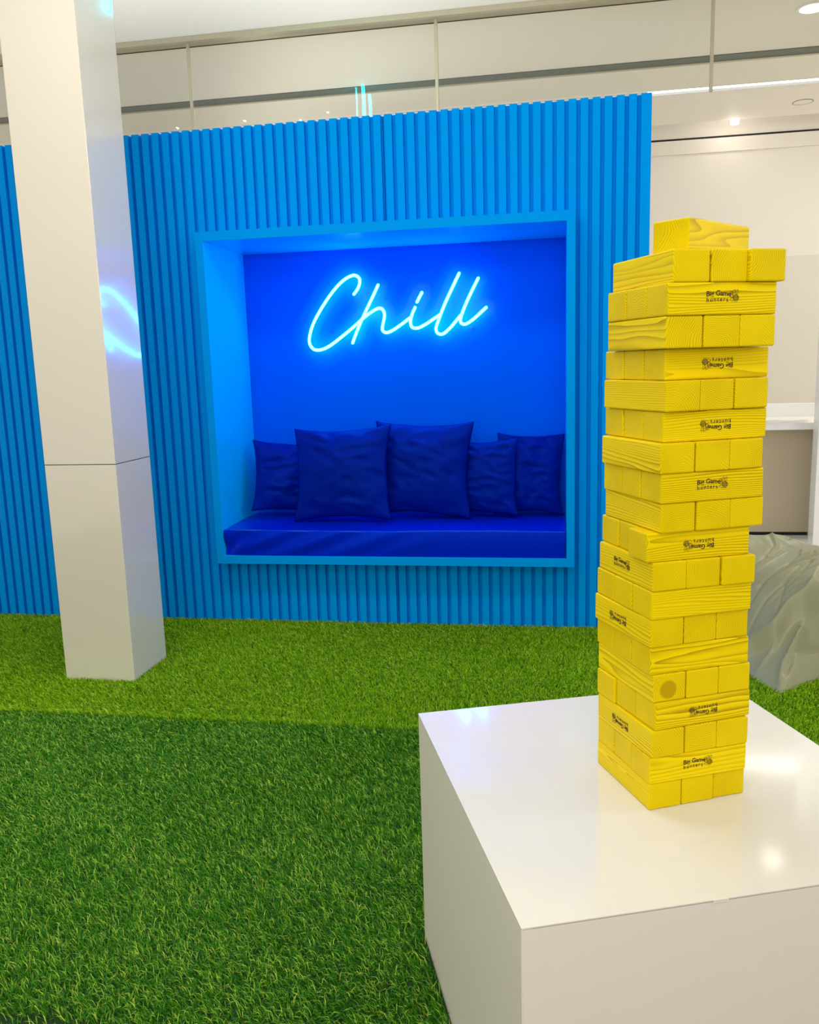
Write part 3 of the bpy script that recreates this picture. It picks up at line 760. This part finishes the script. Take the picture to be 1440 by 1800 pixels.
for k in range(NR + 1):
    rr_ = (k / NR); rr_ = 1 - (1 - rr_) ** 1.6; ring = []
    for t in range(NT):
        th = 2 * math.pi * t / NT; R = foot_r(th); x = bag_c[0] + math.cos(th) * R * rr_; y = bag_c[1] + math.sin(th) * R * rr_
        tip = math.exp(-(((x - 0.976) ** 2 + (y + 0.904) ** 2) / 0.10))
        prof_ = max(0, 1 - rr_ ** 1.9) ** 0.8
        h = 0.47 * prof_ * (1 - 0.35 * tip)
        lob = math.exp(-(((x - 0.80) / 0.21) ** 2 + ((y - 0.22) / 0.26) ** 2))
        h += 0.60 * lob * min(1, prof_ * 1.3)
        h += 0.10 * math.exp(-(((x - 1.22) / 0.16) ** 2 + ((y - 0.18) / 0.13) ** 2)) * prof_
        h -= crease(x, y, [(0.80, -0.12), (0.98, 0.05), (1.10, 0.25), (1.16, 0.5)], 0.03, 0.09) * prof_
        h -= crease(x, y, [(0.86, -0.46), (1.02, -0.30), (1.22, -0.18), (1.5, -0.10)], 0.016, 0.028) * prof_
        # lip of the seat panel hanging over the tucked lower panel
        yl = -0.60 + 0.16 * (x - 0.85) + 0.02 * math.sin(x * 17) + 0.012 * math.sin(x * 41 + 1)
        k_ = 1 / (1 + math.exp(-max(-30, min(30, (yl - y) / 0.008))))
        h -= 0.075 * k_ * min(1, prof_ * 2.2)
        h += 0.035 * math.exp(-((y - yl - 0.02) / 0.03) ** 2) * min(1, prof_ * 2)
        h += crease(x, y, [(0.975, -0.87), (1.02, -0.74), (1.13, -0.63)], 0.016, 0.05) * min(1, prof_ * 2)
        h -= crease(x, y, [(1.02, -0.80), (1.08, -0.70), (1.22, -0.60)], 0.012, 0.035) * min(1, prof_ * 2)
        h += crease(x, y, [(0.92, -0.70), (0.96, -0.66), (1.02, -0.62)], 0.012, 0.02) * min(1, prof_ * 2)
        h -= crease(x, y, [(0.92, -0.50), (1.02, -0.40), (1.16, -0.36), (1.4, -0.30)], 0.010, 0.014)
        h += crease(x, y, [(0.86, -0.30), (1.02, -0.16), (1.18, -0.04)], 0.014, 0.014)
        h -= crease(x, y, [(1.05, -0.50), (1.12, -0.36), (1.26, -0.24)], 0.010, 0.012)
        v3 = Vector((x * 5, y * 5, 0))
        h += (abs(noise.noise(v3 * 0.6)) * -0.05 + sum(crease(x, y, L_, w_, d_) for L_, w_, d_ in WR)) * min(1, prof_ * 1.5) + 0.03 * prof_
        ring.append(bm.verts.new((x - bag_c[0], y - bag_c[1], max(0.004, h) if rr_ < 1 else 0.0)))
        if k == 0: break
    rings.append(ring)
for t in range(NT): bm.faces.new((rings[0][0], rings[1][t], rings[1][(t + 1) % NT]))
for a, b in zip(rings[1:], rings[2:]):
    for t in range(NT): bm.faces.new((a[t], b[t], b[(t + 1) % NT], a[(t + 1) % NT]))
bm.faces.new(rings[-1][::-1])
o = obj('bean_bag', bm, M['bag'], smooth=True); o.location = (bag_c[0], bag_c[1], 0.004)
tag(o, 'crumpled grey-green bean bag slumped on the floor behind the tower at right', 'bean bag')

# ------------------------------------------------------------------ artificial turf
def turf(name, x0, x1, y0, y1, dens_fn, lean, m, seed, label, hgt=0.021):
    base = boxo(name, (x0, x1, y0, y1, -0.006, -0.001), M['turf_base'])
    rg = np.random.default_rng(seed)
    cell = 0.25; PTS = []
    for cx in np.arange(x0, x1, cell):
        for cy in np.arange(y0, y1, cell):
            wx, wy = min(cell, x1 - cx), min(cell, y1 - cy)
            n = int(dens_fn(cx + wx / 2, cy + wy / 2) * wx * wy)
            if n: PTS.append(np.column_stack([cx + rg.random(n) * wx, cy + rg.random(n) * wy]))
    P = np.concatenate(PTS)
    # tufts: gather blades
    n = len(P)
    # keep clear of plinth and column
    def inside(X, Y, T, ax0, ax1, ay0, ay1):
        dx, dy = P[:, 0] - X, P[:, 1] - Y; u = dx * np.cos(T) + dy * np.sin(T); v = -dx * np.sin(T) + dy * np.cos(T)
        return (u > ax0) & (u < ax1) & (v > ay0) & (v < ay1)
    keep = ~inside(PX, PY, PT, -0.004, PA + 0.004, -0.004, PB + 0.004) & ~inside(cx_, cy_, ct_, -0.371, 0.003, -0.003, 0.345)
    P = P[keep]; n = len(P)
    # slowly varying lean field
    f = lambda a, b, s: np.sin(P[:, 0] * a + s) * np.cos(P[:, 1] * b + s * 1.7)
    wob = 0.5 * f(2.3, 3.1, 1.0) + 0.35 * f(5.7, 4.3, 2.0) + 0.4 * f(11.0, 13.0, 0.4)
    ang = lean[0] + wob * lean[2] + rg.normal(0, lean[3], n)
    tilt = np.clip(lean[1] + 0.12 * f(3.3, 2.1, 4.0) + rg.normal(0, 0.22, n), 0.05, 1.35)
    edge_len = 1 + 0.45 * (P[:, 1] < y0 + 0.03) * (y1 > -0.5)
    L = edge_len * hgt * (0.75 + 0.6 * rg.random(n)) / np.cos(np.minimum(tilt, 0.9)) ** 0.6
    d = np.column_stack([np.cos(ang), np.sin(ang), np.zeros(n)])
    sa = rg.random(n) * 2 * np.pi; side = np.column_stack([np.cos(sa), np.sin(sa), np.zeros(n)])
    dist = np.hypot(P[:, 0], P[:, 1] - CY)
    w = (0.00085 + 0.00055 * rg.random(n)) * np.clip(dist / 2.6, 1.0, 1.7)
    base3 = np.column_stack([P, np.full(n, -0.002)])
    up = np.array([0, 0, 1.0])
    mid = base3 + (d * np.sin(tilt * 0.55)[:, None] + up * np.cos(tilt * 0.55)[:, None]) * (L * 0.55)[:, None]
    t2_ = np.minimum(tilt * 1.5, 1.75)
    tip = mid + (d * np.sin(t2_)[:, None] + up * np.cos(t2_)[:, None]) * (L * 0.5)[:, None]
    sw = side * w[:, None]
    V = np.stack([base3 - sw, base3 + sw, mid + sw * 0.9, mid - sw * 0.9, tip], axis=1).reshape(-1, 3)
    i0 = np.arange(n) * 5
    loops = np.stack([i0, i0 + 1, i0 + 2, i0 + 3, i0 + 3, i0 + 2, i0 + 4], axis=1).reshape(-1)
    starts = np.stack([np.arange(n) * 7, np.arange(n) * 7 + 4], axis=1).reshape(-1)
    me = bpy.data.meshes.new(name + '_blades')
    me.vertices.add(len(V)); me.vertices.foreach_set('co', V.reshape(-1).astype(np.float32))
    me.loops.add(len(loops)); me.loops.foreach_set('vertex_index', loops.astype(np.int32))
    me.polygons.add(len(starts)); me.polygons.foreach_set('loop_start', starts.astype(np.int32))
    me.update(calc_edges=True)
    sh = np.clip(rg.beta(1.6, 2.2, n), 0, 1); sh = np.where(rg.random(n) < 0.13, 0.8 + 0.2 * rg.random(n), sh)
    at = me.attributes.new('shade', 'FLOAT', 'POINT'); at.data.foreach_set('value', np.repeat(sh, 5).astype(np.float32))
    me.materials.append(m)
    b = bpy.data.objects.new('grass_blades', me); COL.objects.link(b); b.parent = base; b['kind'] = 'stuff'
    tag(base, label, 'artificial grass', kind='stuff')
    return base
def vis(x, y):
    """denser where the floor is looked at from close by"""
    d = y - CY
    if d < 1.5: return 9000
    lo, hi = -0.72 * d - 0.6, 0.35 * d + 0.6
    if not lo < x < hi: return 7000
    return 42000 if y < -1.3 else 36000
YS = -1.435
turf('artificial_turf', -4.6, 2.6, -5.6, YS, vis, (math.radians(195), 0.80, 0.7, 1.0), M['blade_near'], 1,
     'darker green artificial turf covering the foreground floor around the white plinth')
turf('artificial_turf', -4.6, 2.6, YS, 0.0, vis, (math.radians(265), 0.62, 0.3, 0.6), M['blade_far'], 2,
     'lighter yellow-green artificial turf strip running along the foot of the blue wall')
